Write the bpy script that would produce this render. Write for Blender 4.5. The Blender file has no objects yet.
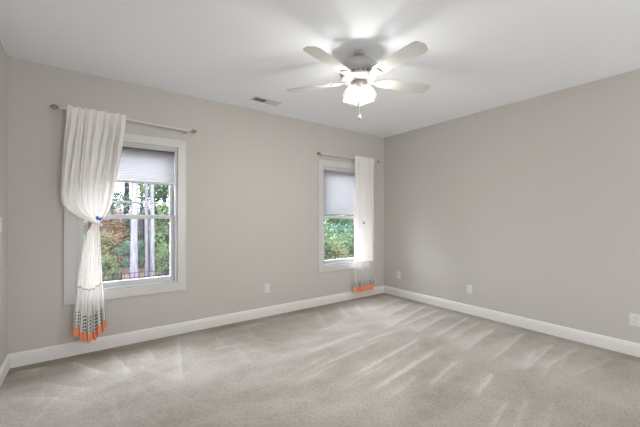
import bpy, math, random
from mathutils import Vector, Matrix, noise

C = bpy.context.scene.collection
SC = bpy.context.scene
PI = math.pi

# ------------------------------------------------------------------ camera
cam_d = bpy.data.cameras.new('camera')
cam = bpy.data.objects.new('camera', cam_d)
C.objects.link(cam)
cam_d.sensor_fit = 'HORIZONTAL'
cam_d.sensor_width = 36.0
cam_d.lens = 36.0 * 317 / 640
cam_d.shift_y = 4.5 / 640
cam_d.clip_start = 0.05
cam_d.clip_end = 300
cam.location = (0, 0, 1.32)
cam.rotation_euler = (PI / 2, 0, math.radians(-36.2))
SC.camera = cam

# ------------------------------------------------------------------ world, sun, exposure
W = bpy.data.worlds.new('world')
SC.world = W
W.use_nodes = True
bg = W.node_tree.nodes['Background']
bg.inputs[0].default_value = (0.86, 0.90, 1.0, 1)
bg.inputs[1].default_value = 13.0


def light(name, kind, loc, energy, color, rot=(0, 0, 0), **kw):
    d = bpy.data.lights.new(name, kind)
    d.energy = energy
    d.color = color
    for k, v in kw.items():
        setattr(d, k, v)
    o = bpy.data.objects.new(name, d)
    o.location = loc
    o.rotation_euler = rot
    C.objects.link(o)
    return o


light('sun', 'SUN', (0, -5, 12), 1.6, (1.0, 0.95, 0.87), (math.radians(52), 0, math.radians(-24)), angle=0.01)
# added fill light, just inside a made-up shaded window behind the camera
light('added_fill_light', 'AREA', (2.2, -2.70, 1.45), 48, (0.97, 0.98, 1.0), (PI / 2, 0, 0),
      shape='RECTANGLE', size=2.1, size_y=1.5)
for px in (0.362, 3.336):      # sampling portals of the two visible windows
    o = light('window_portal', 'AREA', (px, 4.02, 1.35), 1, (1, 1, 1), (-PI / 2, 0, 0),
              shape='RECTANGLE', size=0.92, size_y=1.54)
    o.data.cycles.is_portal = True

SC.view_settings.view_transform = 'Standard'
SC.view_settings.look = 'None'
SC.view_settings.gamma = 1
SC.view_settings.exposure = 0.70
SC.view_settings.use_curve_mapping = False
SC.cycles.use_denoising = True
SC.cycles.max_bounces = 10
SC.cycles.diffuse_bounces = 6
SC.cycles.transparent_max_bounces = 16
SC.cycles.sample_clamp_indirect = 6


# ------------------------------------------------------------------ mesh helpers
class MB:
    def __init__(s):
        s.v, s.f, s.uv = [], [], None

    def box(s, x0, x1, y0, y1, z0, z1):
        n = len(s.v)
        s.v += [(x, y, z) for z in (z0, z1) for y in (y0, y1) for x in (x0, x1)]
        s.f += [tuple(n + i for i in q) for q in
                ((0, 2, 3, 1), (4, 5, 7, 6), (0, 1, 5, 4), (2, 6, 7, 3), (0, 4, 6, 2), (1, 3, 7, 5))]
        return s

    def obox(s, mat, hx, hy, hz):
        n = len(s.v)
        s.v += [tuple(mat @ Vector((x, y, z))) for z in (-hz, hz) for y in (-hy, hy) for x in (-hx, hx)]
        s.f += [tuple(n + i for i in q) for q in
                ((0, 2, 3, 1), (4, 5, 7, 6), (0, 1, 5, 4), (2, 6, 7, 3), (0, 4, 6, 2), (1, 3, 7, 5))]
        return s

    def tube(s, pts, r, seg=10, cap=True):
        pts = [Vector(p) for p in pts]
        n0 = len(s.v)
        for i, p in enumerate(pts):
            d = (pts[min(i + 1, len(pts) - 1)] - pts[max(i - 1, 0)]).normalized()
            a = d.cross(Vector((0, 0, 1)))
            if a.length < 1e-3:
                a = d.cross(Vector((0, 1, 0)))
            a.normalize()
            b = d.cross(a)
            rr = r[i] if isinstance(r, (list, tuple)) else r
            for k in range(seg):
                t = 2 * PI * k / seg
                s.v.append(tuple(p + a * math.cos(t) * rr + b * math.sin(t) * rr))
        for i in range(len(pts) - 1):
            for k in range(seg):
                a0 = n0 + i * seg + k
                a1 = n0 + i * seg + (k + 1) % seg
                s.f.append((a0, a1, a1 + seg, a0 + seg))
        if cap:
            s.f.append(tuple(n0 + k for k in range(seg))[::-1])
            m = n0 + (len(pts) - 1) * seg
            s.f.append(tuple(m + k for k in range(seg)))
        return s

    def lathe(s, prof, seg=32, mat=None, cap=True):
        n0 = len(s.v)
        for r, z in prof:
            for k in range(seg):
                t = 2 * PI * k / seg
                p = Vector((r * math.cos(t), r * math.sin(t), z))
                s.v.append(tuple(mat @ p if mat else p))
        for i in range(len(prof) - 1):
            for k in range(seg):
                a0 = n0 + i * seg + k
                a1 = n0 + i * seg + (k + 1) % seg
                s.f.append((a0, a1, a1 + seg, a0 + seg))
        if cap:
            s.f.append(tuple(n0 + k for k in range(seg))[::-1])
            m = n0 + (len(prof) - 1) * seg
            s.f.append(tuple(m + k for k in range(seg)))
        return s

    def prism(s, outline, z0, z1, mat=None):
        n0, n = len(s.v), len(outline)
        for z in (z0, z1):
            for x, y in outline:
                p = Vector((x, y, z))
                s.v.append(tuple(mat @ p if mat else p))
        s.f.append(tuple(n0 + i for i in range(n))[::-1])
        s.f.append(tuple(n0 + n + i for i in range(n)))
        for i in range(n):
            j = (i + 1) % n
            s.f.append((n0 + i, n0 + j, n0 + n + j, n0 + n + i))
        return s

    def build(s, name, mat, parent=None, smooth=False, bevel=0, org=(0, 0, 0)):
        me = bpy.data.meshes.new(name)
        ox, oy, oz = org
        me.from_pydata([(x - ox, y - oy, z - oz) for x, y, z in s.v], [], s.f)
        me.update()
        if s.uv:
            l = me.uv_layers.new(name='uv')
            for lp in me.loops:
                l.data[lp.index].uv = s.uv[lp.vertex_index]
        me.materials.append(mat)
        o = bpy.data.objects.new(name, me)
        C.objects.link(o)
        if parent:
            o.parent = parent
        else:
            o.location = org
        if smooth:
            for p in me.polygons:
                p.use_smooth = True
        if bevel:
            b = o.modifiers.new('bevel', 'BEVEL')
            b.width = bevel
            b.segments = 2
            b.limit_method = 'ANGLE'
        return o


def tag(o, label, cat, group=None):
    o['label'] = label
    o['category'] = cat
    if group:
        o['group'] = group
    return o


def thing(name, loc, label, cat, group=None, rz=0):
    o = bpy.data.objects.new(name, None)
    o.empty_display_size = 0.05
    C.objects.link(o)
    o.location = loc
    o.rotation_euler = (0, 0, rz)
    return tag(o, label, cat, group)


def structure(o):
    o['kind'] = 'structure'
    return o


# ------------------------------------------------------------------ materials
def mat(name, col, rough=0.5, spec=0.5, metal=0, bump=None, var=None, **kw):
    m = bpy.data.materials.new(name)
    m.use_nodes = True
    nt = m.node_tree
    b = nt.nodes['Principled BSDF']
    b.inputs['Base Color'].default_value = (*col, 1)
    b.inputs['Roughness'].default_value = rough
    b.inputs['Metallic'].default_value = metal
    b.inputs['Specular IOR Level'].default_value = spec
    tc = nt.nodes.new('ShaderNodeTexCoord')
    if bump:
        sc, st, dist = bump
        n = nt.nodes.new('ShaderNodeTexNoise')
        n.inputs['Scale'].default_value = sc
        n.inputs['Detail'].default_value = 4
        nt.links.new(tc.outputs['Object'], n.inputs['Vector'])
        bp = nt.nodes.new('ShaderNodeBump')
        bp.inputs['Strength'].default_value = st
        bp.inputs['Distance'].default_value = dist
        nt.links.new(n.outputs[0], bp.inputs['Height'])
        nt.links.new(bp.outputs[0], b.inputs['Normal'])
    if var:
        sc, amt = var
        n = nt.nodes.new('ShaderNodeTexNoise')
        n.inputs['Scale'].default_value = sc
        nt.links.new(tc.outputs['Object'], n.inputs['Vector'])
        mx = nt.nodes.new('ShaderNodeMix')
        mx.data_type = 'RGBA'
        nt.links.new(n.outputs[0], mx.inputs['Factor'])
        mx.inputs[6].default_value = (*[c * (1 - amt) for c in col], 1)
        mx.inputs[7].default_value = (*[min(1, c * (1 + amt)) for c in col], 1)
        nt.links.new(mx.outputs[2], b.inputs['Base Color'])
    return m


M = {}
M['wall'] = mat('wall_paint', (0.560, 0.534, 0.500), 0.7, 0.3, bump=(220, 0.08, 0.002), var=(1.2, 0.012))
M['ceiling'] = mat('ceiling_paint', (0.93, 0.96, 1.0), 0.85, 0.2, bump=(150, 0.1, 0.002))
M['trim'] = mat('white_trim_paint', (0.645, 0.63, 0.61), 0.3, 0.5, var=(3, 0.015))
M['base'] = mat('white_baseboard_paint', (0.80, 0.79, 0.765), 0.3, 0.5, var=(3, 0.015))
M['sash'] = mat('white_vinyl', (0.60, 0.61, 0.615), 0.35, 0.5, var=(4, 0.015))
M['outer_sill'] = mat('grey_outer_sill', (0.10, 0.10, 0.105), 0.7, 0.2, var=(6, 0.05))
M['plate'] = mat('white_plastic', (0.72, 0.71, 0.68), 0.3, 0.5, var=(20, 0.01))
M['slot'] = mat('dark_slot', (0.03, 0.03, 0.03), 0.6, var=(30, 0.1))
M['fan'] = mat('white_fan_enamel', (0.50, 0.49, 0.47), 0.3, 0.5, var=(6, 0.015))
M['blade'] = mat('white_blade', (0.60, 0.595, 0.565), 0.4, 0.4, var=(8, 0.03))
M['seam'] = mat('grey_enamel', (0.45, 0.44, 0.42), 0.4, 0.5, var=(8, 0.03))
M['rod'] = mat('white_rod_enamel', (0.62, 0.60, 0.57), 0.35, 0.5, var=(10, 0.02))
M['copper'] = mat('pale_copper', (0.42, 0.24, 0.18), 0.4, 0.5, metal=0.6, var=(30, 0.2))
M['blue'] = mat('blue_plastic', (0.01, 0.13, 0.55), 0.3, 0.5, var=(40, 0.2))
M['teal'] = mat('teal_plastic', (0.0, 0.16, 0.22), 0.3, 0.5, var=(40, 0.2))
M['vent'] = mat('white_vent_enamel', (0.68, 0.68, 0.67), 0.4, 0.5, var=(8, 0.02))
M['chain'] = mat('chain_metal', (0.6, 0.58, 0.52), 0.3, 0.5, metal=0.7, var=(40, 0.1))
M['iron'] = mat('dark_fence_iron', (0.012, 0.009, 0.012), 0.8, 0.1, var=(10, 0.2))


def cloth(name, col, trans, transp, dots=False, stripes=False):
    m = bpy.data.materials.new(name)
    m.use_nodes = True
    nt = m.node_tree
    for n in list(nt.nodes):
        nt.nodes.remove(n)
    N, L = nt.nodes.new, nt.links.new
    out = N('ShaderNodeOutputMaterial')
    df, tr, tp = N('ShaderNodeBsdfDiffuse'), N('ShaderNodeBsdfTranslucent'), N('ShaderNodeBsdfTransparent')
    m1, m2 = N('ShaderNodeMixShader'), N('ShaderNodeMixShader')
    m1.inputs[0].default_value = trans
    m2.inputs[0].default_value = 1 - transp
    L(df.outputs[0], m1.inputs[1]); L(tr.outputs[0], m1.inputs[2])
    L(tp.outputs[0], m2.inputs[1]); L(m1.outputs[0], m2.inputs[2])
    L(m2.outputs[0], out.inputs[0])
    tc = N('ShaderNodeTexCoord')
    nz = N('ShaderNodeTexNoise')
    nz.inputs['Scale'].default_value = 90
    L(tc.outputs['Object'], nz.inputs['Vector'])
    mx = N('ShaderNodeMix'); mx.data_type = 'RGBA'
    mx.inputs[6].default_value = (*[c * 0.96 for c in col], 1)
    mx.inputs[7].default_value = (*[min(1, c * 1.03) for c in col], 1)
    L(nz.outputs[0], mx.inputs['Factor'])
    src = mx.outputs[2]
    if dots:
        # rows of round black dots, laid out in cloth coordinates (uv in metres)
        sp = 0.030
        mp = N('ShaderNodeMapping')
        mp.inputs['Scale'].default_value = (1 / sp, 1 / sp, 0)
        L(tc.outputs['UV'], mp.inputs[0])
        fr = N('ShaderNodeVectorMath'); fr.operation = 'FRACTION'
        L(mp.outputs[0], fr.inputs[0])
        ds = N('ShaderNodeVectorMath'); ds.operation = 'DISTANCE'
        L(fr.outputs[0], ds.inputs[0]); ds.inputs[1].default_value = (0.5, 0.5, 0)
        lt = N('ShaderNodeMath'); lt.operation = 'LESS_THAN'
        L(ds.outputs['Value'], lt.inputs[0]); lt.inputs[1].default_value = 0.25
        sx = N('ShaderNodeSeparateXYZ'); L(tc.outputs['UV'], sx.inputs[0])
        lo = N('ShaderNodeMath'); lo.operation = 'LESS_THAN'
        L(sx.outputs[1], lo.inputs[0]); lo.inputs[1].default_value = dots
        ml = N('ShaderNodeMath'); ml.operation = 'MULTIPLY'
        L(lt.outputs[0], ml.inputs[0]); L(lo.outputs[0], ml.inputs[1])
        mx2 = N('ShaderNodeMix'); mx2.data_type = 'RGBA'
        L(ml.outputs[0], mx2.inputs['Factor'])
        L(src, mx2.inputs[6]); mx2.inputs[7].default_value = (0.02, 0.02, 0.03, 1)
        src = mx2.outputs[2]
        # dots are opaque, the ground of the net is sheer
        mm = N('ShaderNodeMath'); mm.operation = 'MAXIMUM'
        mm.inputs[1].default_value = 1 - transp
        L(ml.outputs[0], mm.inputs[0]); L(mm.outputs[0], m2.inputs[0])
    L(src, df.inputs[0]); L(src, tr.inputs[0])
    return m


M['curtain'] = cloth('cream_voile', (0.92, 0.90, 0.865), 0.21, 0.008)
M['sheer'] = cloth('dotted_net', (0.88, 0.87, 0.85), 0.2, 0.12, dots=0.14)
M['sheer2'] = cloth('dotted_net_open', (0.80, 0.80, 0.79), 0.2, 0.45, dots=0.08)
M['orange'] = cloth('orange_cotton', (0.95, 0.40, 0.23), 0.15, 0.0)
M['lace'] = cloth('pink_lace', (0.62, 0.47, 0.45), 0.4, 0.1)
M['shade'] = cloth('white_shade_cloth', (0.215, 0.213, 0.212), 0.8, 0.0)
M['slat'] = cloth('white_blind_slat', (0.54, 0.54, 0.54), 0.8, 0.0)


def glass_mat():
    m = bpy.data.materials.new('window_glass')
    m.use_nodes = True
    nt = m.node_tree
    for n in list(nt.nodes):
        nt.nodes.remove(n)
    N, L = nt.nodes.new, nt.links.new
    out, tp, gl, mx, fr = (N('ShaderNodeOutputMaterial'), N('ShaderNodeBsdfTransparent'), N('ShaderNodeBsdfGlossy'),
                           N('ShaderNodeMixShader'), N('ShaderNodeFresnel'))
    tp.inputs[0].default_value = (0.95, 0.96, 0.97, 1)
    gl.inputs['Roughness'].default_value = 0.02
    fr.inputs[0].default_value = 1.08
    L(fr.outputs[0], mx.inputs[0]); L(tp.outputs[0], mx.inputs[1]); L(gl.outputs[0], mx.inputs[2])
    L(mx.outputs[0], out.inputs[0])
    return m


M['glass'] = glass_mat()


def lamp_glass():
    m = bpy.data.materials.new('frosted_lamp_glass')
    m.use_nodes = True
    nt = m.node_tree
    for n in list(nt.nodes):
        nt.nodes.remove(n)
    N, L = nt.nodes.new, nt.links.new
    out, em, tr, tp = (N('ShaderNodeOutputMaterial'), N('ShaderNodeEmission'), N('ShaderNodeBsdfTranslucent'),
                       N('ShaderNodeBsdfTransparent'))
    em.inputs[0].default_value = (1.0, 0.96, 0.86, 1)
    em.inputs[1].default_value = 0.80
    tr.inputs[0].default_value = (0.012, 0.012, 0.011, 1)
    ad, mx = N('ShaderNodeAddShader'), N('ShaderNodeMixShader')
    mx.inputs[0].default_value = 0.68
    L(em.outputs[0], ad.inputs[0]); L(tr.outputs[0], ad.inputs[1])
    L(tp.outputs[0], mx.inputs[1]); L(ad.outputs[0], mx.inputs[2]); L(mx.outputs[0], out.inputs[0])
    return m


M['lamp_glass'] = lamp_glass()


def emit(name, col, s):
    m = bpy.data.materials.new(name)
    m.use_nodes = True
    b = m.node_tree.nodes['Principled BSDF']
    b.inputs['Base Color'].default_value = (*[c * .02 for c in col], 1)
    b.inputs['Specular IOR Level'].default_value = 0
    b.inputs['Emission Color'].default_value = (*col, 1)
    b.inputs['Emission Strength'].default_value = s
    return m


M['bulb'] = emit('lit_bulb', (1, 0.95, 0.85), 1.0)


def carpet_mat():
    m = bpy.data.materials.new('greige_carpet')
    m.use_nodes = True
    nt = m.node_tree
    N, L = nt.nodes.new, nt.links.new
    b = nt.nodes['Principled BSDF']
    b.inputs['Roughness'].default_value = 0.95
    b.inputs['Specular IOR Level'].default_value = 0.1
    b.inputs['Sheen Weight'].default_value = 0.15
    tc = N('ShaderNodeTexCoord')
    at = N('ShaderNodeAttribute'); at.attribute_name = 'nap'
    mx = N('ShaderNodeMix'); mx.data_type = 'RGBA'
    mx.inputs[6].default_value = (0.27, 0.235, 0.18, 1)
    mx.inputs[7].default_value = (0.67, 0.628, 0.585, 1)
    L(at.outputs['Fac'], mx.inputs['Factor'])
    n1 = N('ShaderNodeTexNoise')
    n1.inputs['Scale'].default_value = 52; n1.inputs['Detail'].default_value = 8
    n1.inputs['Roughness'].default_value = 0.82; n1.inputs['Distortion'].default_value = 0.15
    mpg = N('ShaderNodeMapping'); mpg.inputs['Scale'].default_value = (0.8, 1.25, 1)
    mpg.inputs['Rotation'].default_value = (0, 0, 0.6)
    L(tc.outputs['Object'], mpg.inputs[0]); L(mpg.outputs[0], n1.inputs['Vector'])
    cr = N('ShaderNodeValToRGB')
    cr.color_ramp.elements[0].position = 0.32; cr.color_ramp.elements[0].color = (0.48, 0.45, 0.41, 1)
    cr.color_ramp.elements[1].position = 0.50; cr.color_ramp.elements[1].color = (1, 1, 1, 1)
    L(n1.outputs[0], cr.inputs[0])
    mu = N('ShaderNodeMix'); mu.data_type = 'RGBA'; mu.blend_type = 'MULTIPLY'
    mu.inputs['Factor'].default_value = 1
    L(mx.outputs[2], mu.inputs[6]); L(cr.outputs[0], mu.inputs[7])
    L(mu.outputs[2], b.inputs['Base Color'])
    bp = N('ShaderNodeBump'); bp.inputs['Strength'].default_value = 0.8; bp.inputs['Distance'].default_value = 0.008
    L(n1.outputs[0], bp.inputs['Height']); L(bp.outputs[0], b.inputs['Normal'])
    return m


M['carpet'] = carpet_mat()

# ------------------------------------------------------------------ the room
XL, XR, YB, YW, H = -0.568, 4.232, -2.80, 3.865, 2.74
TH = 0.15
WX = [(-0.091, 0.815), (2.883, 3.789)]      # clear openings of the two windows
WZ0, WZ1 = 0.59, 2.11

# floor: carpet with vacuum strokes as a nap value per vertex
STROKES = [  # (x0, y0, w0, x1, y1, w1, strength) wedges of brushed pile, metres
    (4.02, 1.55, .015, 2.95, 1.52, .11, .42), (3.92, 1.82, .015, 3.03, 1.84, .15, .42),
    (4.11, 2.24, .012, 2.95, 2.09, .05, .40), (4.05, 2.06, .012, 3.1, 1.98, .06, .30),
    (3.95, 2.47, .015, 2.95, 2.36, .09, .40), (4.08, 2.90, .015, 2.80, 2.68, .12, .48),
    (4.08, 2.68, .012, 3.0, 2.55, .05, .38), (4.1, 3.15, .015, 3.1, 2.98, .12, .36),
    (4.05, 3.40, .012, 3.1, 3.26, .09, .30), (3.92, 1.24, .015, 3.01, 1.28, .12, .38),
    (4.02, 1.05, .012, 3.14, 1.15, .07, .28), (4.0, 0.78, .012, 3.2, 0.95, .06, .2),
    (2.66, 2.68, .012, 1.60, 2.58, .030, .26), (2.56, 2.39, .012, 1.50, 2.27, .030, .30),
    (2.94, 2.16, .012, 1.73, 1.97, .026, .38), (2.49, 1.84, .014, 1.70, 1.73, .022, .30),
    (2.78, 1.86, .012, 1.80, 1.72, .020, .40), (2.75, 1.62, .014, 2.15, 1.51, .022, .34),
    (2.78, 1.31, .012, 2.30, 1.22, .020, .34), (2.45, 1.05, .012, 2.0, 0.97, .02, .22),
    (2.9, 2.50, .012, 1.9, 2.40, .07, .12), (2.8, 2.05, .012, 1.9, 1.90, .07, .12),
    (-0.12, 3.68, .012, 0.10, 3.20, .05, .42), (-0.50, 3.72, .03, -0.30, 3.66, .05, .34),
    (0.19, 3.66, .012, 0.24, 3.10, .075, .30), (0.48, 3.62, .012, 0.44, 3.22, .07, .30),
    (0.79, 3.66, .012, 0.58, 2.75, .045, .26), (1.02, 3.22, .03, 1.32, 3.14, .05, .26),
    (1.15, 3.55, .012, 1.10, 3.20, .05, .16), (1.55, 3.62, .012, 1.45, 3.25, .06, .14),
    (2.6, 3.60, .012, 2.3, 3.10, .07, .22), (3.0, 3.62, .012, 2.75, 3.15, .08, .24),
    (3.35, 3.62, .012, 3.0, 3.2, .07, .22), (-0.3, 3.35, .02, 0.0, 2.95, .06, .2),
    (-0.45, 3.2, .02, -0.1, 2.9, .05, .2), (0.1, 3.5, .02, 0.5, 3.3, .03, .16),
]

_r = random.Random(8)
for _k in range(26):
    _x, _y = _r.uniform(1.7, 3.9), _r.uniform(.5, 3.3)
    _l = _r.uniform(.35, .8)
    STROKES.append((_x, _y, .01, _x - _l, _y - _l * _r.uniform(.04, .2), _r.uniform(.02, .06), _r.uniform(.08, .2)))
for _k in range(16):
    _x, _y = _r.uniform(-.4, 1.6), _r.uniform(2.5, 3.6)
    _l = _r.uniform(.25, .6)
    STROKES.append((_x, _y, .01, _x + _l * _r.uniform(-.5, .5), _y - _l, _r.uniform(.02, .06), _r.uniform(.05, .13)))


def smooth(e0, e1, x):
    t = max(0, min(1, (x - e0) / (e1 - e0)))
    return t * t * (3 - 2 * t)


def nap_value(x, y):
    v = 0.47
    v += 0.16 * noise.noise(Vector((x * 0.9, y * 1.7, 3.1)))
    v += 0.22 * noise.noise(Vector((x * 2.2 + .6 * y, y * 5.5, 7.7)))
    v += 0.10 * noise.noise(Vector((x * 9, y * 12, 1.3)))
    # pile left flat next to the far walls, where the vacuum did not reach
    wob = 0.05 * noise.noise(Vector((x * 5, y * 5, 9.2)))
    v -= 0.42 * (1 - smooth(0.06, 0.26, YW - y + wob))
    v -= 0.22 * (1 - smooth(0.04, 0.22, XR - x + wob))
    # lane edges where strokes turn
    v += 0.10 * (smooth(2.75, 3.15, x + .08 * noise.noise(Vector((0, y * 3, 0)))) * (1 - smooth(3.3, 4.1, x)))
    for x0, y0, w0, x1, y1, w1, s in STROKES:
        if x < min(x0, x1) - .2 or x > max(x0, x1) + .2 or y < min(y0, y1) - .2 or y > max(y0, y1) + .2:
            continue
        dx, dy = x1 - x0, y1 - y0
        l2 = dx * dx + dy * dy
        t = ((x - x0) * dx + (y - y0) * dy) / l2
        if t < -0.03 or t > 1.06:
            continue
        l = math.sqrt(l2)
        d = ((x - x0) * dy - (y - y0) * dx) / l
        tt = max(0, min(1, t))
        w = w0 + (w1 - w0) * tt + 0.012 * noise.noise(Vector((x * 6, y * 6, 5)))
        fade = smooth(-0.03, 0.08, t) * (1 - smooth(0.75, 1.06, t))
        sharp = smooth(-w - .010, -w + .010, d) * (.38 * (1 - smooth(-w + .012, -w + .035, d)) + .60 * (1 - smooth(-w * .2, w * 1.5 + .02, d)))
        v += 1.15 * s * fade * sharp
    return max(0, min(1, v))


mb = MB()
step = 0.015
nx, ny = int((XR - XL) / step), int((YW - YB) / step)
naps = []
for j in range(ny + 1):
    y = YB + (YW - YB) * j / ny
    for i in range(nx + 1):
        x = XL + (XR - XL) * i / nx
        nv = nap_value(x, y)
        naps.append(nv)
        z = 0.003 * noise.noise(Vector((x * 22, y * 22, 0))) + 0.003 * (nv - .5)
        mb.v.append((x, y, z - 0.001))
for j in range(ny):
    for i in range(nx):
        a = j * (nx + 1) + i
        mb.f.append((a, a + 1, a + nx + 2, a + nx + 1))
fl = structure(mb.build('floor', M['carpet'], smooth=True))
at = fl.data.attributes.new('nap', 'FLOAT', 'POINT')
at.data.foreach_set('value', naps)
at = None
structure(MB().box(XL - TH, XR + TH, YB - TH, YW + TH, -0.25, -0.02).build('floor_slab', M['trim']))
structure(MB().box(XL - TH, XR + TH, YB - TH, YW + TH, H, H + 0.15).build('ceiling', M['ceiling']))
structure(MB().box(XL - TH, XL, YB - TH, YW + TH, -0.02, H).build('wall_left', M['wall']))
structure(MB().box(XR, XR + TH, YB - TH, YW + TH, -0.02, H).build('wall_right', M['wall']))


def wall_with_holes(name, y0, y1, holes, z0, z1):
    mb = MB()
    xs = [XL]
    for a, b in holes:
        mb.box(xs[-1], a, y0, y1, -0.02, H)
        mb.box(a, b, y0, y1, -0.02, z0)
        mb.box(a, b, y0, y1, z1, H)
        xs.append(b)
    mb.box(xs[-1], XR, y0, y1, -0.02, H)
    return structure(mb.build(name, M['wall']))


wall_with_holes('wall_window_side', YW, YW + TH, WX, WZ0, WZ1)
wall_with_holes('wall_behind_camera', YB - TH, YB, [(1.15, 3.25)], 0.70, 2.20)
mb = MB()  # unseen window and shade, added to go with the fill light
mb.box(1.15, 3.25, YB - .09, YB - .08, 0.70, 2.20)
structure(mb.build('added_window', M['glass']))
o = MB().box(1.15, 3.25, YB - .05, YB - .045, 0.70, 2.20).build('added_window_shade', M['shade'])
tag(o, 'unseen closed white shade over the added window in the wall behind the camera', 'window shade')

# baseboards with a rounded cap
def baseboard(name, p0, p1, nrm):
    prof = [(0, 0), (.016, 0), (.016, .092), (.013, .097), (.013, .110), (.009, .119), (.004, .125), (0, .125)]
    mb = MB()
    for p in (p0, p1):
        for d, z in prof:
            mb.v.append((p[0] + nrm[0] * d, p[1] + nrm[1] * d, z))
    n = len(prof)
    for i in range(n):
        j = (i + 1) % n
        mb.f.append((i, j, n + j, n + i))
    mb.f.append(tuple(range(n))[::-1]); mb.f.append(tuple(range(n, 2 * n)))
    return structure(mb.build(name, M['base']))


baseboard('baseboard_window_side', (XL, YW), (XR, YW), (0, -1))
baseboard('baseboard_right', (XR, YW), (XR, YB), (-1, 0))
baseboard('baseboard_left', (XL, YB), (XL, YW), (1, 0))
baseboard('baseboard_behind_camera', (XR, YB), (XL, YB), (0, 1))


# windows: picture-frame casing, jamb, two sashes with panes
def window(name, x0, x1):
    w = structure(bpy.data.objects.new(name, None))
    C.objects.link(w)
    w.location = (x0, YW, WZ0)
    org = (x0, YW, WZ0)
    cw = 0.094
    mb = MB()
    a, b, c, d = x0 - cw, x1 + cw, WZ0 - cw, WZ1 + cw
    yo, yf = YW, YW - 0.019
    e = 0.004                      # mitred casing boards with a tiny reveal
    def board(q):
        n = len(mb.v)
        for y in (yo, yf):
            mb.v.extend([(p[0], y, p[1]) for p in q])
        mb.f.extend([(n, n + 1, n + 2, n + 3), (n + 7, n + 6, n + 5, n + 4)])
        for i in range(4):
            j = (i + 1) % 4
            mb.f.append((n + i, n + 4 + i, n + 4 + j, n + j))
    X0, X1, Z0, Z1 = x0 - e, x1 + e, WZ0 - e, WZ1 + e
    board([(a, c), (b, c), (X1, Z0), (X0, Z0)])
    board([(b, c), (b, d), (X1, Z1), (X1, Z0)])
    board([(b, d), (a, d), (X0, Z1), (X1, Z1)])
    board([(a, d), (a, c), (X0, Z0), (X0, Z1)])
    mb.build('casing', M['trim'], w, org=org, bevel=0.003)
    mb = MB()                      # jamb liner
    t = 0.018
    mb.box(x0, x0 + t, YW - .002, YW + TH, WZ0, WZ1).box(x1 - t, x1, YW - .002, YW + TH, WZ0, WZ1)
    mb.box(x0 + t, x1 - t, YW - .002, YW + .08, WZ0, WZ0 + t).box(x0 + t, x1 - t, YW - .002, YW + TH, WZ1 - t, WZ1)
    mb.build('jamb', M['sash'], w, org=org)
    MB().box(x0 + t, x1 - t, YW + .08, YW + TH, WZ0, WZ0 + t).build('outer_sill', M['outer_sill'], w, org=org)

    def sash(nm, za, zb, y, rb, rt, munt=None):
        mb = MB()
        xa, xb, s = x0 + t, x1 - t, 0.042
        mb.box(xa, xa + s, y, y + .035, za, zb).box(xb - s, xb, y, y + .035, za, zb)
        mb.box(xa + s, xb - s, y, y + .035, za, za + rb).box(xa + s, xb - s, y, y + .035, zb - rt, zb)
        if munt:
            mb.box(xa + s, xb - s, y + .010, y + .025, munt - .010, munt + .010)
        sh = mb.build(nm, M['sash'], w, org=org, bevel=0.003)
        p = MB().box(xa + s - .005, xb - s + .005, y + .016, y + .019, za + rb - .005, zb - rt + .005)
        p.build('pane', M['glass'], sh, org=org)
        return sh
    zm = 1.335
    lo = sash('lower_sash', WZ0 + t, zm + .02, YW + .045, .055, .045)
    up = sash('upper_sash', zm - .018, WZ1 - t, YW + .085, .036, .05, 1.49)
    lk = MB().box((x0 + x1) / 2 - .03, (x0 + x1) / 2 + .03, YW + .046, YW + .075, zm + .018, zm + .032)
    lk.build('sash_lock', M['plate'], lo, org=org, bevel=0.004)
    return w


window('window_1', *WX[0])
window('window_2', *WX[1])

# window shade of the left window: pleated, half way down
x0, x1 = WX[0]
org = ((x0 + x1) / 2, YW + .022, 1.70)
sh = thing('pleated_shade', org, 'white pleated shade pulled a quarter way down in the left window', 'window shade')
mb = MB()
n = 21
za, zb = 1.712, 2.07
for i in range(n * 2 + 1):
    z = za + (zb - za) * i / (2 * n)
    y = YW + .022 + (.0022 if i % 2 else -.0022)
    mb.v += [(x0 + .022, y, z), (x1 - .022, y, z)]
for i in range(n * 2):
    mb.f.append((2 * i, 2 * i + 1, 2 * i + 3, 2 * i + 2))
mb.build('shade_cloth', M['shade'], sh, org=org)
MB().box(x0 + .021, x1 - .021, YW + .008, YW + .036, 1.690, 1.714).build('bottom_rail', M['sash'], sh, org=org, bevel=.004)
MB().box(x0 + .021, x1 - .021, YW + .004, YW + .040, 2.068, 2.090).build('head_rail', M['sash'], sh, org=org, bevel=.003)

# slatted blind of the right window: down to the meeting rail
x0, x1 = WX[1]
org = ((x0 + x1) / 2, YW + .022, 1.36)
sh = thing('slatted_blind', org, 'white horizontal slat blind lowered halfway in the right window', 'window blind')
mb = MB()
zz = 1.408
R = 0.024
while zz < 2.055:
    mt = Matrix.Translation((org[0], YW + .022, zz)) @ Matrix.Rotation(math.radians(68), 4, 'X')
    mb.obox(mt, (x1 - x0) / 2 - .023, 0.0125, 0.0006)
    zz += 0.0205
mb.build('slats', M['slat'], sh, org=org)
MB().box(x0 + .021, x1 - .021, YW + .008, YW + .036, 1.374, 1.398).build('bottom_rail', M['sash'], sh, org=org, bevel=.004)
MB().box(x0 + .021, x1 - .021, YW + .004, YW + .042, 2.062, 2.090).build('head_rail', M['sash'], sh, org=org, bevel=.003)
for q in (.12, .5, .88):
    x = x0 + (x1 - x0) * q
    mb = MB().tube([(x, YW + .0105, 1.397), (x, YW + .0105, 2.065)], .0012, 6)
    mb.build('ladder_cord', M['plate'], sh, org=org)

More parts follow.
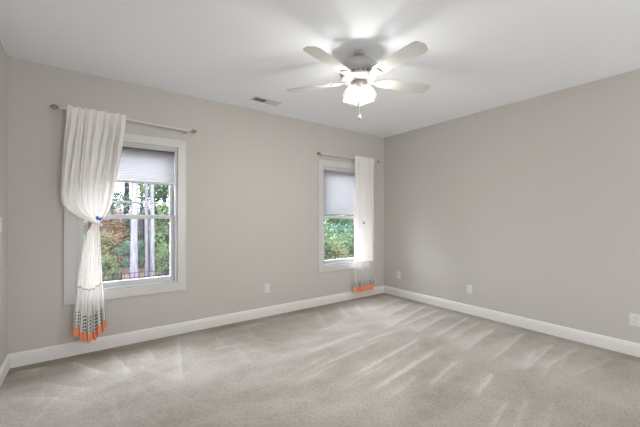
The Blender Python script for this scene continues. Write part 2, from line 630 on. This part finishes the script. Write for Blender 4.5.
# ------------------------------------------------------------------ ceiling fan
FX, FY = 1.888, 2.008
FZ = 2.495           # blade plane
fan = thing('ceiling_fan', (FX, FY, FZ), 'white five-blade ceiling fan with lit tulip lights in the middle of the ceiling', 'ceiling fan')
mb = MB().lathe([(.001, H - FZ), (.052, H - FZ), (.053, H - FZ - .006), (.040, H - FZ - .018), (.018, H - FZ - .024), (.014, H - FZ - .024)], 36)
mb.build('canopy', M['fan'], fan, smooth=True)
MB().lathe([(.014, H - FZ - .020), (.014, .185)], 16).build('downrod', M['seam'], fan, smooth=True)
z = 0
mb = MB().lathe([(.02, .205), (.035, .200), (.060, .188), (.110, .172), (.150, .140), (.168, .105), (.170, .070), (.155, .052)], 48)
hous = mb.build('motor_housing', M['fan'], fan, smooth=True)
MB().lathe([(.155, .054), (.148, .048), (.148, .036), (.158, .030), (.152, .016), (.10, .002), (.06, -.004)], 48).build(
    'flywheel', M['fan'], fan, smooth=True)
mb = MB()
for k in range(24):
    t = 2 * PI * k / 24
    mt = Matrix.Rotation(t, 4, 'Z') @ Matrix.Translation((.149, 0, .042))
    mb.obox(mt, .0012, .010, .0035)
mb.build('cooling_slots', M['slot'], hous)
MB().lathe([(.058, -.002), (.062, -.012), (.066, -.020), (.066, -.050), (.055, -.064), (.03, -.072), (.001, -.074)], 36).build(
    'light_fitting', M['fan'], fan, smooth=True)

# blade outline along +x
def blade_outline():
    top = []
    L0, L1 = .185, .69
    for i in range(25):
        t = i / 24
        x = L0 + (L1 - L0) * t
        w = .056 + .016 * min(1, t * 1.4)
        if t < .08:
            w *= .55 + .45 * math.sqrt(t / .08)
        if t > .86:
            q = (t - .86) / .14
            w *= math.sqrt(max(0.0, 1 - q ** 2.6)) * .98 + .02
        top.append((x, w))
    return top + [(x, -w) for x, w in top[::-1]]


BO = blade_outline()
AZ0 = math.radians(53.8 - 2.5)     # one blade points straight away from the doorway
for k in range(5):
    a = AZ0 + k * 2 * PI / 5
    mt = Matrix.Rotation(a, 4, 'Z') @ Matrix.Rotation(math.radians(-11), 4, 'X') @ Matrix.Translation((0, 0, .012))
    bl = MB().prism(BO, -.003, .003, mt).build('blade', M['blade'], fan, bevel=.0015)
    mb = MB()                     # blade iron: arm with forked plate under the blade
    mt2 = mt @ Matrix.Translation((0, 0, -.007))
    mb.prism([(.09, .016), (.15, .013), (.18, .040), (.225, .046), (.255, .030), (.245, .010), (.262, 0), (.245, -.010),
              (.255, -.030), (.225, -.046), (.18, -.040), (.15, -.013), (.09, -.016)], -.004, .004, mt2)
    for qx, qy in ((.215, .028), (.215, -.028), (.245, 0)):
        mb.lathe([(.001, -.008), (.006, -.007), (.007, -.003)], 10, mt2 @ Matrix.Translation((qx, qy, 0)))
    mb.build('blade_iron', M['fan'], bl, bevel=.0015)

# four tulip lamps
for k in range(4):
    a = AZ0 + math.radians(45) + k * PI / 2
    mt = Matrix.Rotation(a, 4, 'Z') @ Matrix.Translation((.048, 0, -.034)) @ Matrix.Rotation(math.radians(-24), 4, 'Y')
    hd = MB().lathe([(.001, .006), (.020, .004), (.024, -.010), (.024, -.034), (.020, -.038)], 20, mt).build(
        'lamp_holder', M['fan'], fan, smooth=True)
    prof = []
    for i in range(15):
        t = i / 14
        r = .024 + .040 * math.sin(min(1, t * 1.25) * PI / 2) ** .75 + (.005 * max(0, t - .8) / .2)
        prof.append((r, -.026 - .115 * t))
    mb = MB()
    seg = 36
    for r, zz in prof:
        for s in range(seg):
            th = 2 * PI * s / seg
            q = max(0, (-zz - .12) / .03)
            rr = r * (1 + .02 * q * math.cos(8 * th))
            mb.v.append(tuple(mt @ Vector((rr * math.cos(th), rr * math.sin(th), zz - .004 * q * math.cos(8 * th)))))
    for i in range(len(prof) - 1):
        for s in range(seg):
            a0 = i * seg + s
            a1 = i * seg + (s + 1) % seg
            mb.f.append((a0, a1, a1 + seg, a0 + seg))
    o = mb.build('lamp_shade', M['lamp_glass'], fan, smooth=True)
    MB().lathe([(.010, -.040), (.013, -.055), (.024, -.080), (.027, -.095), (.022, -.112), (.010, -.121), (.001, -.123)],
               20, mt).build('bulb', M['bulb'], o, smooth=True)
    p = mt @ Vector((0, 0, -.120))
    l = light('fan_bulb_light', 'POINT', p, 15.0, (1.0, .985, .95), shadow_soft_size=.025)
    l.parent = fan
# pull chains
for (dx, dy, zb) in ((-.045, -.055, -.335), (-.02, -.068, -.265)):
    mb = MB().tube([(dx, dy, -.055), (dx * 1.05, dy * 1.05, zb)], .0016, 6)
    for q in range(18):
        zz = -.06 + (zb + .06) * q / 18
        mb.lathe([(.0005, zz), (.0028, zz - .003), (.0005, zz - .006)], 6, Matrix.Translation((dx, dy, 0)))
    pc = mb.build('pull_chain', M['chain'], fan)
    if zb < -.3:
        MB().lathe([(.001, .030), (.005, .022), (.011, .010), (.013, 0), (.010, -.009), (.001, -.014)], 16,
                   Matrix.Translation((dx * 1.05, dy * 1.05, zb))).build('chain_pull', M['lamp_glass'] if 0 else M['fan'], pc, smooth=True)

# ------------------------------------------------------------------ ceiling register
org = (1.745, 3.49, H)
v = thing('ceiling_vent', org, 'small white air register in the ceiling above the wall between the windows', 'vent')
mb = MB()
hx, hy, bw = .175, .070, .022
for a in ((-hx, hx, -hy, -hy + bw), (-hx, hx, hy - bw, hy), (-hx, -hx + bw, -hy + bw, hy - bw), (hx - bw, hx, -hy + bw, hy - bw),
          (-.006, .006, -hy + bw, hy - bw)):
    mb.box(*a, -.007, -.0005)
mb.build('frame', M['vent'], v, bevel=.002)
MB().box(-hx + .01, hx - .01, -hy + .01, hy - .01, -.0015, -.0006).build('duct_opening', M['slot'], v)
mb = MB()
for k in range(7):
    y = -.042 + k * .014
    mb.obox(Matrix.Translation((-.080, y, -.006)) @ Matrix.Rotation(math.radians(21), 4, 'X'), .074, .0045, .0005)
mb.build('open_louvers', M['vent'], v)
mb = MB()
for k in range(7):
    y = -.042 + k * .014
    mb.obox(Matrix.Translation((.080, y, -.0065)) @ Matrix.Rotation(math.radians(-12), 4, 'X'), .074, .0075, .0007)
mb.build('closed_louvers', M['vent'], v)


# ------------------------------------------------------------------ wall plates
def plate(name, loc, rz, label, cat, w=.072, h=.117, kind='outlet', gangs=1):
    t = thing(name, loc, label, cat, rz=rz)      # local +x along the wall, -y into the room
    MB().box(-w / 2, w / 2, -.0055, 0, -h / 2, h / 2).build('cover_plate', M['plate'], t, bevel=.0025)
    for g in range(gangs):
        cx = (g - (gangs - 1) / 2) * .046
        if kind == 'outlet':
            for s in (-1, 1):
                r = MB().box(cx - .017, cx + .017, -.0075, -.004, s * .021 - .014, s * .021 + .014).build(
                    'receptacle', M['plate'], t, bevel=.003)
                m2 = MB()
                m2.box(cx - .008, cx - .006, -.0079, -.0070, s * .021 - .002, s * .021 + .007)
                m2.box(cx + .006, cx + .008, -.0079, -.0070, s * .021 - .002, s * .021 + .007)
                m2.box(cx - .002, cx + .002, -.0079, -.0070, s * .021 - .010, s * .021 - .006)
                m2.build('slots', M['slot'], r)
        elif kind == 'switch':
            MB().box(cx - .005, cx + .005, -.016, -.004, -.002, .010).build('toggle', M['plate'], t, bevel=.002)
        else:
            MB().lathe([(.008, 0), (.008, .006), (.005, .007), (.005, .012), (.001, .012)], 12,
                       Matrix.Translation((cx, -.005, 0)) @ Matrix.Rotation(PI / 2, 4, 'X')).build('socket', M['chain'], t)
    return t


plate('wall_outlet', (1.945, YW, .375), 0, 'white outlet low on the wall between the two windows', 'outlet')
plate('wall_outlet', (XR, 2.30, .345), -PI / 2, 'white outlet on the right wall, middle of its three wall plates', 'outlet')
plate('cable_jack', (XR, 3.53, .360), -PI / 2, 'small white jack plate on the right wall nearest the far corner', 'wall jack', kind='jack')
plate('double_wall_outlet', (XR, .645, .344), -PI / 2, 'wide white double outlet plate on the right wall at the picture edge', 'outlet', w=.125, gangs=2)
plate('light_switch', (XL, 3.555, 1.265), PI / 2, 'white light switch on the left wall beside the left window', 'light switch', kind='switch')


# ------------------------------------------------------------------ curtain rods
def rod(x0, x1, z0, z1, tx, label, fin_l, fin_r):
    Y = YW - .085
    org = ((x0 + x1) / 2, Y, (z0 + z1) / 2)
    t = thing('curtain_rod', org, label, 'curtain rod')
    z = lambda x: z0 + (z1 - z0) * (x - x0) / (x1 - x0)
    MB().tube([(x0, Y, z(x0)), (tx, Y, z(tx))], .0125, 16).build('rod_tube', M['rod'], t, smooth=False, org=org)
    MB().tube([(tx - .02, Y, z(tx)), (x1, Y, z(x1))], .0105, 16).build('inner_tube', M['rod'], t, org=org)
    for xe, sg in ((x0, -1), (x1, 1)):
        mb = MB()
        xb = xe - sg * .05
        mb.tube([(xb, Y, z(xb) - .012), (xb, Y + .02, z(xb) - .022), (xb, YW - .004, z(xb) - .022)], .006, 8)
        mb.box(xb - .014, xb + .014, YW - .006, YW, z(xb) - .055, z(xb) + .015)
        mb.build('bracket', M['rod'], t, org=org)
        # open cage finial: neck, four bowed wires, end knob
        mb = MB()
        mb.tube([(xe, Y, z(xe)), (xe + sg * .012, Y, z(xe))], .014, 12)
        for k in range(6):
            a = k * PI / 3
            pts = []
            for i in range(9):
                q = i / 8
                r = .006 + .016 * math.sin(q * PI) ** .7
                pts.append((xe + sg * (.010 + .045 * q), Y + r * math.cos(a), z(xe) + r * math.sin(a)))
            mb.tube(pts, .0032, 6)
        mb.tube([(xe + sg * .052, Y, z(xe)), (xe + sg * .066, Y, z(xe))], [.009, .004], 10)
        mb.build('finial', M['copper'], t, org=org)
    return t


rod(-.215, .945, 2.338, 2.310, .86, 'white curtain rod with copper finials over the left window', 1, 1)
rod(2.775, 3.965, 2.272, 2.282, 3.50, 'white curtain rod with copper finials over the right window', 1, 1)


# ------------------------------------------------------------------ curtains
def interp(tab, z):
    if z >= tab[0][0]:
        return tab[0][1:]
    for a, b in zip(tab, tab[1:]):
        if z >= b[0]:
            t = (a[0] - z) / (a[0] - b[0])
            t = t * t * (3 - 2 * t) * .5 + t * .5
            return tuple(p + (q - p) * t for p, q in zip(a[1:], b[1:]))
    return tab[-1][1:]


def curtain_strip(tab, nf, ztop, zbot, seed, droop, rows, cols, width, top_jag=0, uv0=0, phase=lambda z: 0, zoff=0):
    rnd = random.Random(seed)
    fa = [rnd.uniform(.35, 1.15) for _ in range(nf + 3)]
    fj = [rnd.uniform(-.25, .25) for _ in range(nf + 3)]
    mb = MB()
    mb.uv = []
    for r in range(rows + 1):
        v = r / rows
        for c in range(cols + 1):
            s = c / cols
            z = ztop + (zbot - ztop) * v
            xl, xr, amp, yc = interp(tab, z)
            sw = s + .5 / nf * noise.noise(Vector((s * 4, z * .8, seed)))
            k = sw * nf
            i = int(max(0, min(nf, k)))
            ph = 2 * PI * (k + fj[i] * .15 + phase(z))
            A = amp * (fa[i] + (fa[i + 1] - fa[i]) * (k - i))
            yo = A * (1 - 2 * abs(math.sin(ph / 2)) ** .75) + A * .28 * math.sin(2.3 * ph + 1.7 + z * 1.5)
            x = xl + (xr - xl) * s + .22 * A * math.cos(ph + .6) * min(1, 8 * s, 8 * (1 - s))
            zz = z + zoff
            if droop:
                zz -= droop(s) * smooth(.9, .2, z) if False else droop(s) * (1 - smooth(.2, 1.1, z))
            if top_jag and v < .5:
                zz += top_jag * (1 - v * 2) * (.5 * math.sin(ph * 1.0 + .8) + .5 * noise.noise(Vector((s * 14, 3, seed))))
            mb.v.append((x, yc + yo, zz))
            mb.uv.append((s * width, z - uv0))
    for r in range(rows):
        for c in range(cols):
            a = r * (cols + 1) + c
            mb.f.append((a, a + 1, a + cols + 2, a + cols + 1))
    return mb


def add_thickness(o, t=.0012):
    m = o.modifiers.new('solid', 'SOLIDIFY')
    m.thickness = t
    m.offset = 0


# left curtain, tied in the middle
YC = YW - .085
T1 = [(2.37, -.152, .312, .013, YC - .026), (2.33, -.155, .315, .008, YC - .026), (2.29, -.158, .312, .012, YC - .028), (2.22, -.162, .306, .028, YC - .02), (1.95, -.184, .272, .042, YC - .010),
      (1.72, -.198, .232, .046, YC - .014), (1.55, -.202, .205, .046, YC - .018), (1.46, -.195, .190, .040, YC - .022),
      (1.40, -.160, .172, .036, YC - .022), (1.34, -.085, .140, .028, YC - .02), (1.295, -.005, .108, .018, YC - .015),
      (1.270, .030, .092, .013, YC - .012),
      (1.235, .020, .092, .014, YC - .012), (1.17, -.012, .095, .019, YC - .012), (.95, -.050, .103, .024, YC - .01),
      (.70, -.078, .112, .027, YC - .01), (.35, -.108, .140, .032, YC - .01), (.15, -.122, .162, .036, YC - .01)]
org = (.06, YC, 0.2)
c1 = thing('curtain', org, 'cream curtain tied in the middle with an orange hem, on the left window', 'curtain')
dr1 = lambda s: .105 * math.sin(PI * min(1, max(0, s * 1.05))) ** 1.2 + .012 * math.sin(s * 31)
kw = dict(cols=240, width=.38)
o = curtain_strip(T1, 7, 2.365, .685, 4, dr1, 150, top_jag=.018, **kw).build('voile_panel', M['curtain'], c1, smooth=True, org=org)
o = curtain_strip(T1, 7, .685, .672, 4, dr1, 2, **kw).build('lace_trim', M['lace'], c1, smooth=True, org=org)
o = curtain_strip(T1, 7, .672, .315, 4, dr1, 30, uv0=.315, **kw).build('dotted_net_panel', M['sheer'], c1, smooth=True, org=org)
o = curtain_strip(T1, 7, .315, .235, 4, dr1, 10, **kw).build('orange_hem', M['orange'], c1, smooth=True, org=org)
o['label'] = 'orange hem band'
mb = MB()                           # tieback cord wound around the gathered waist
pts = []
for i in range(49):
    a = 2 * PI * i / 24
    pts.append((.062 + .046 * math.cos(a), YC - .012 + .028 * math.sin(a), 1.262 + .012 * i / 48 - .016 * math.cos(a)))
mb.tube(pts, .006, 8)
mb.build('tieback', M['curtain'], c1, smooth=True, org=org)

# right curtain, hanging straight
T2 = [(2.32, 3.450, 3.885, .010, YC - .024), (2.26, 3.450, 3.885, .010, YC - .024), (2.2, 3.450, 3.885, .02, YC - .015), (1.6, 3.445, 3.890, .026, YC), (1.0, 3.440, 3.890, .028, YC),
      (.5, 3.435, 3.890, .030, YC), (.1, 3.430, 3.890, .032, YC)]
org = (3.67, YC, .15)
c2 = thing('curtain', org, 'cream curtain hanging straight with an orange hem, on the right window', 'curtain')
kw = dict(cols=200, width=.60)
dr2 = lambda s: .006 * math.sin(s * 23)
curtain_strip(T2, 6, 2.315, .605, 11, dr2, 80, top_jag=.014, **kw).build('voile_panel', M['curtain'], c2, smooth=True, org=org)
curtain_strip(T2, 6, .605, .592, 11, dr2, 2, **kw).build('lace_trim', M['lace'], c2, smooth=True, org=org)
curtain_strip(T2, 6, .592, .205, 11, dr2, 30, uv0=.205, **kw).build('dotted_net_panel', M['sheer2'], c2, smooth=True, org=org)
o = curtain_strip(T2, 6, .205, .125, 11, dr2, 10, **kw).build('orange_hem', M['orange'], c2, smooth=True, org=org)
o['label'] = 'orange hem band'


# butterfly-shaped clips
def clip(loc, m, label, s, rot):
    t = thing('butterfly_clip', loc, label, 'clip')
    for sg, nm in ((-1, 'wing'), (1, 'wing')):
        mb = MB()
        out = [(0, -.004), (sg * .012, -.016), (sg * .022, -.013), (sg * .021, -.003), (sg * .030, .008), (sg * .028, .022),
               (sg * .016, .022), (sg * .004, .008)]
        mt = Matrix.Rotation(rot, 4, 'Y') @ Matrix.Scale(s, 4) @ Matrix.Rotation(PI / 2, 4, 'X') @ Matrix.Rotation(sg * .45, 4, 'Y')
        mb.prism(out, -.0015, .0015, mt)
        mb.build(nm, m, t)
    MB().tube([(0, 0, -.012 * s), (0, -.002, .014 * s)], [.002, .004], 8).build('body', m, t)
    return t


clip((.085, YC - .064, 1.312), M['blue'], 'bright blue clip fastened at the waist of the tied left curtain', 1.0, .3)
clip((3.62, YC - .048, 1.235), M['teal'], 'small dark teal clip fastened halfway up the straight right curtain', .95, .6)


# ------------------------------------------------------------------ outdoors
def noise_mat(name, cols, scale, rough=.9, detail=6, stretch=(1, 1, 1), island=False):
    m = bpy.data.materials.new(name)
    m.use_nodes = True
    nt = m.node_tree
    N, L = nt.nodes.new, nt.links.new
    b = nt.nodes['Principled BSDF']
    b.inputs['Roughness'].default_value = rough
    b.inputs['Specular IOR Level'].default_value = .1
    cr = N('ShaderNodeValToRGB')
    cr.color_ramp.elements[0].position = .25
    cr.color_ramp.elements[1].position = .75
    cr.color_ramp.elements[0].color = (*cols[0], 1)
    cr.color_ramp.elements[1].color = (*cols[-1], 1)
    for i, c in enumerate(cols[1:-1]):
        e = cr.color_ramp.elements.new(.25 + .5 * (i + 1) / (len(cols) - 1))
        e.color = (*c, 1)
    if island:
        g = N('ShaderNodeNewGeometry')
        cr.color_ramp.elements[0].position = 0
        cr.color_ramp.elements[-1].position = 1
        L(g.outputs['Random Per Island'], cr.inputs[0])
    else:
        tc, mp, n = N('ShaderNodeTexCoord'), N('ShaderNodeMapping'), N('ShaderNodeTexNoise')
        mp.inputs['Scale'].default_value = stretch
        n.inputs['Scale'].default_value = scale
        n.inputs['Detail'].default_value = detail
        L(tc.outputs['Object'], mp.inputs[0]); L(mp.outputs[0], n.inputs['Vector']); L(n.outputs[0], cr.inputs[0])
    L(cr.outputs[0], b.inputs['Base Color'])
    return m


M['litter'] = noise_mat('leaf_litter', [(0.030, 0.020, 0.018), (0.097, 0.066, 0.053), (0.138, 0.107, 0.089), (0.061, 0.055, 0.030)], 3.2, detail=9)
M['pale_bark'] = noise_mat('pale_bark', [(0.040, 0.036, 0.044), (0.080, 0.076, 0.086), (0.105, 0.102, 0.112)], 3, stretch=(3, 3, .6))
M['dark_bark'] = noise_mat('dark_bark', [(0.019, 0.015, 0.025), (0.043, 0.037, 0.050)], 3, stretch=(3, 3, .5))
M['green'] = noise_mat('green_leaves', [(0.026, 0.044, 0.020), (0.056, 0.088, 0.037), (0.106, 0.133, 0.061), (0.038, 0.069, 0.043)], 1, island=True)
M['teal_leaf'] = noise_mat('bluish_leaves', [(0.020, 0.044, 0.030), (0.046, 0.089, 0.062), (0.107, 0.144, 0.107), (0.036, 0.058, 0.036)], 1, island=True)
M['olive'] = noise_mat('olive_leaves', [(0.044, 0.044, 0.023), (0.108, 0.111, 0.055), (0.166, 0.156, 0.092), (0.061, 0.082, 0.039)], 1, island=True)
M['russet'] = noise_mat('russet_leaves', [(0.081, 0.040, 0.027), (0.163, 0.095, 0.068), (0.211, 0.149, 0.115), (0.108, 0.095, 0.040)], 1, island=True)


def gz(x, y):
    return -1.5 + 3.3 * smooth(11.5, 27, y) + .8 * smooth(24, 40, y) + .12 * noise.noise(Vector((x * .3, y * .3, 0))) * smooth(11, 14, y)


mb = MB()
gx, gy = 60, 60
for j in range(gy + 1):
    for i in range(gx + 1):
        x = -25 + 65 * i / gx
        y = YW + TH + 46 * j / gy
        mb.v.append((x, y, gz(x, y)))
for j in range(gy):
    for i in range(gx):
        a = j * (gx + 1) + i
        mb.f.append((a, a + 1, a + gx + 2, a + gx + 1))
structure(mb.build('ground', M['litter'], smooth=True))


def leaves_mesh(name, m, seed, n, shape, size):
    rnd = random.Random(seed)
    mb = MB()
    for _ in range(n):
        p = shape(rnd)
        a = Vector((rnd.gauss(0, 1), rnd.gauss(0, 1), rnd.gauss(0, 1))).normalized()
        b = a.cross(Vector((rnd.gauss(0, 1), rnd.gauss(0, 1), rnd.gauss(0, 1)))).normalized()
        s = size * rnd.uniform(.6, 1.3)
        k = len(mb.v)
        c = a.cross(b) * s * .15
        mb.v += [tuple(p - a * s), tuple(p + b * s * .45 + c), tuple(p + a * s), tuple(p - b * s * .45 + c)]
        mb.f.append((k, k + 1, k + 2, k + 3))
    return mb


def clumps(rnd_seed, n, rx, rz, z0, z1, cr):
    r0 = random.Random(rnd_seed)
    cl = []
    for _ in range(n):
        t = r0.random()
        a = r0.uniform(0, 2 * PI)
        rr = rx * math.sqrt(r0.random())
        cl.append((Vector((rr * math.cos(a), rr * math.sin(a), z0 + (z1 - z0) * t)), cr * r0.uniform(.6, 1.2)))

    def shape(rnd):
        c, r = rnd.choice(cl)
        d = Vector((rnd.gauss(0, 1), rnd.gauss(0, 1), rnd.gauss(0, .7)))
        return c + d * r * .5
    return shape


# shrubs and leafy saplings: one prototype of each kind, then copies
def make_shrub(name, m, seed, h, w, n, size):
    t = bpy.data.objects.new(name, None)
    C.objects.link(t)
    leaves_mesh('foliage', m, seed, n, clumps(seed, 26, w, 1, h * .12, h * .95, w * .42), size).build('foliage', m, t)
    rnd = random.Random(seed + 1)
    mb = MB()
    for k in range(5):
        a = rnd.uniform(0, 2 * PI)
        e = rnd.uniform(.3, .8) * w
        mb.tube([(0, 0, -.25), (math.cos(a) * e * .3, math.sin(a) * e * .3, h * .4), (math.cos(a) * e, math.sin(a) * e, h * .85)],
                [.03, .02, .006], 6)
    mb.build('stem', M['dark_bark'], t)
    return t


def make_tree(name, m, bark, seed, h, r, n, crown0, cw, size):
    t = bpy.data.objects.new(name, None)
    C.objects.link(t)
    rnd = random.Random(seed)
    pts, rs = [], []
    for i in range(12):
        q = i / 11
        pts.append((.10 * math.sin(q * 5 + seed) * q, .10 * math.cos(q * 4 + seed) * q, -.35 + (h + .35) * q))
        rs.append(r * (1.25 if i == 0 else 1 - .75 * q))
    mb = MB().tube(pts, rs, 12)
    for k in range(16):
        z0 = h * rnd.uniform(crown0, .95)
        q = (z0 + .35) / (h + .35)
        bx, by = .10 * math.sin(q * 5 + seed) * q, .10 * math.cos(q * 4 + seed) * q
        a = rnd.uniform(0, 2 * PI)
        l = cw * rnd.uniform(.5, 1)
        mb.tube([(bx, by, z0), (math.cos(a) * l * .5, math.sin(a) * l * .5, z0 + l * .25), (math.cos(a) * l, math.sin(a) * l, z0 + l * .35)],
                [.04, .025, .008], 6)
    mb.build('trunk', bark, t, smooth=True)
    if n:
        leaves_mesh('crown', m, seed, n, clumps(seed, 40, cw, 1, h * crown0, h, cw * .32), size).build('crown', m, t)
    return t


def copy_tree(o):
    c = o.copy()
    C.objects.link(c)
    for ch in o.children:
        d = ch.copy()
        C.objects.link(d)
        d.parent = c
    return c


P = {
    'green': make_shrub('shrub', M['green'], 21, 2.6, 1.1, 4420, 0.061),
    'teal': make_shrub('shrub', M['teal_leaf'], 22, 2.6, 1.1, 4420, 0.061),
    'olive': make_shrub('shrub', M['olive'], 23, 2.2, 1.0, 3400, 0.058),
    'russet': make_shrub('shrub', M['russet'], 24, 1.9, 1.0, 2550, 0.058),
    'pale': make_tree('pale_trunk_tree', M['green'], M['pale_bark'], 31, 11, .15, 900, .62, 1.6, .12),
    'dark': make_tree('dark_trunk_tree', M['teal_leaf'], M['dark_bark'], 32, 10, .12, 3200, .28, 1.7, .11),
    'leafy': make_tree('leafy_tree', M['green'], M['dark_bark'], 33, 7.5, .08, 4200, .16, 1.5, .10),
}
used = set()


def put(kind, x, y, sc, rz, label, cat, group):
    o = P[kind] if kind not in used else copy_tree(P[kind])
    used.add(kind)
    o.location = (x, y, gz(x, y))
    o.scale = (sc, sc, sc) if not isinstance(sc, tuple) else sc
    o.rotation_euler = (0, 0, rz)
    tag(o, label, cat, group)


PT = 'pale trunks in the woods outside'
put('pale', 1.42, 14.0, (.95, .95, 1), .3, 'thickest pale tree trunk standing behind the fence through the left window', 'tree', PT)
put('pale', 1.90, 14.3, (.50, .50, 1), 2.0, 'thin pale trunk, left one of the close pair through the left window', 'tree', PT)
put('pale', 2.07, 14.2, (.62, .62, 1), 4.1, 'pale trunk, right one of the close pair through the left window', 'tree', PT)
put('pale', 1.00, 19.0, (.5, .5, .9), 1.1, 'thin distant pale trunk left of the thick trunk through the left window', 'tree', PT)
put('pale', -2.4, 16.0, (.8, .8, 1), 5.0, 'pale tree trunk far to the left in the woods beyond the fence', 'tree', PT)
put('pale', 8.0, 17.0, (.7, .7, 1), .7, 'pale tree trunk in the woods between the views of the two windows', 'tree', PT)
rnd = random.Random(77)
DT = 'dark trees in the woods outside'
for i, (x, y, s) in enumerate([(2.05, 17.0, .9), (1.75, 21.0, 1.1), (.1, 18, .8), (4.6, 19, 1.0), (-4, 20, 1.1), (7.2, 22, 1.1),
                               (12.0, 24, 1.1), (15.5, 21, 1.0), (18.5, 25, 1.1), (-.8, 24, 1.0), (3.3, 25, 1.1), (21, 20, 1), (3.9, 22, 1.1), (5.2, 25, 1.2), (4.3, 28.5, 1.2), (2.5, 29, 1.2), (6.3, 29.5, 1.2), (1.0, 28, 1.1)]):
    put('dark', x, y, s, rnd.uniform(0, 6), 'dark trunked bluish green tree among the woods outside the windows', 'tree', DT)
LT = 'leafy trees in the woods outside'
for i, (x, y, s) in enumerate([(2.95, 15.5, .8), (3.6, 18, 1.0), (-1.2, 16, .9), (5.6, 16, 1.0), (11.3, 15.2, .85), (13.6, 17, 1.0),
                               (16.8, 17.5, 1.0), (9.3, 20, 1.0), (-6, 17, 1), (19.5, 22, 1.1), (11.0, 20.5, 1.1), (14.8, 24.5, 1.2), (23, 26, 1.2)]):
    put('leafy', x, y, s, rnd.uniform(0, 6), 'slim bright green leafy tree in the woods outside the windows', 'tree', LT)
names = {'green': 'fresh green', 'teal': 'bluish green', 'olive': 'yellowish olive', 'russet': 'russet brown'}
spots = []
for k in range(64):
    x = rnd.uniform(-7, 24)
    y = rnd.uniform(14.5, 25)
    spots.append((rnd.choice(['green', 'teal', 'olive', 'russet', 'russet']) if x < 8 else rnd.choice(['green', 'teal', 'teal', 'olive', 'green']),
                  x, y, rnd.uniform(.6, 1.15) * (.62 if x < 7 else 1)))
spots += [('russet', .9, 17.2, .7), ('green', .45, 14.8, .42), ('olive', .2, 16.0, .7), ('russet', 1.2, 18.5, .8), ('green', 2.75, 14.6, .55),
          ('olive', 2.9, 15.6, .5), ('green', 2.45, 16.5, .6), ('russet', .75, 15.8, .4), ('teal', 1.75, 18.5, .6), ('green', 11.0, 12.6, .8), ('teal', 11.9, 12.9, .75), ('olive', 10.4, 12.4, .6),
          ('green', 12.7, 13.6, .8), ('teal', 10.6, 13.4, .9), ('olive', 9.8, 13.0, .8), ('green', 9.2, 12.9, .9), ('teal', 13.6, 13.8, .9)]
for kd, x, y, s in spots:
    put(kd, x, y, s, rnd.uniform(0, 6), names[kd] + ' leafy shrub in the undergrowth beyond the iron fence outside', 'shrub',
        names[kd] + ' shrubs outside')

# low iron fence across the yard
FYF = 11.0
fn = thing('iron_fence', (4, FYF, -1.5), 'low dark iron picket fence across the yard seen through the left window', 'fence')
org = (4, FYF, -1.5)
mb = MB()
for z in (-.33, -.47, -1.36):
    mb.box(-3, 8.6, FYF - .015, FYF + .015, z - .008, z + .008)
mb.build('rail', M['iron'], fn, org=org)
for k in range(88):
    x = -2.9 + .13 * k
    MB().box(x - .006, x + .006, FYF - .006, FYF + .006, -1.48, -.33).build('picket', M['iron'], fn, org=org)
for k in range(10):
    x = -2.81 + k * 1.2
    MB().box(x - .02, x + .02, FYF - .02, FYF + .02, -1.5, -.28).build('post', M['iron'], fn, org=org)
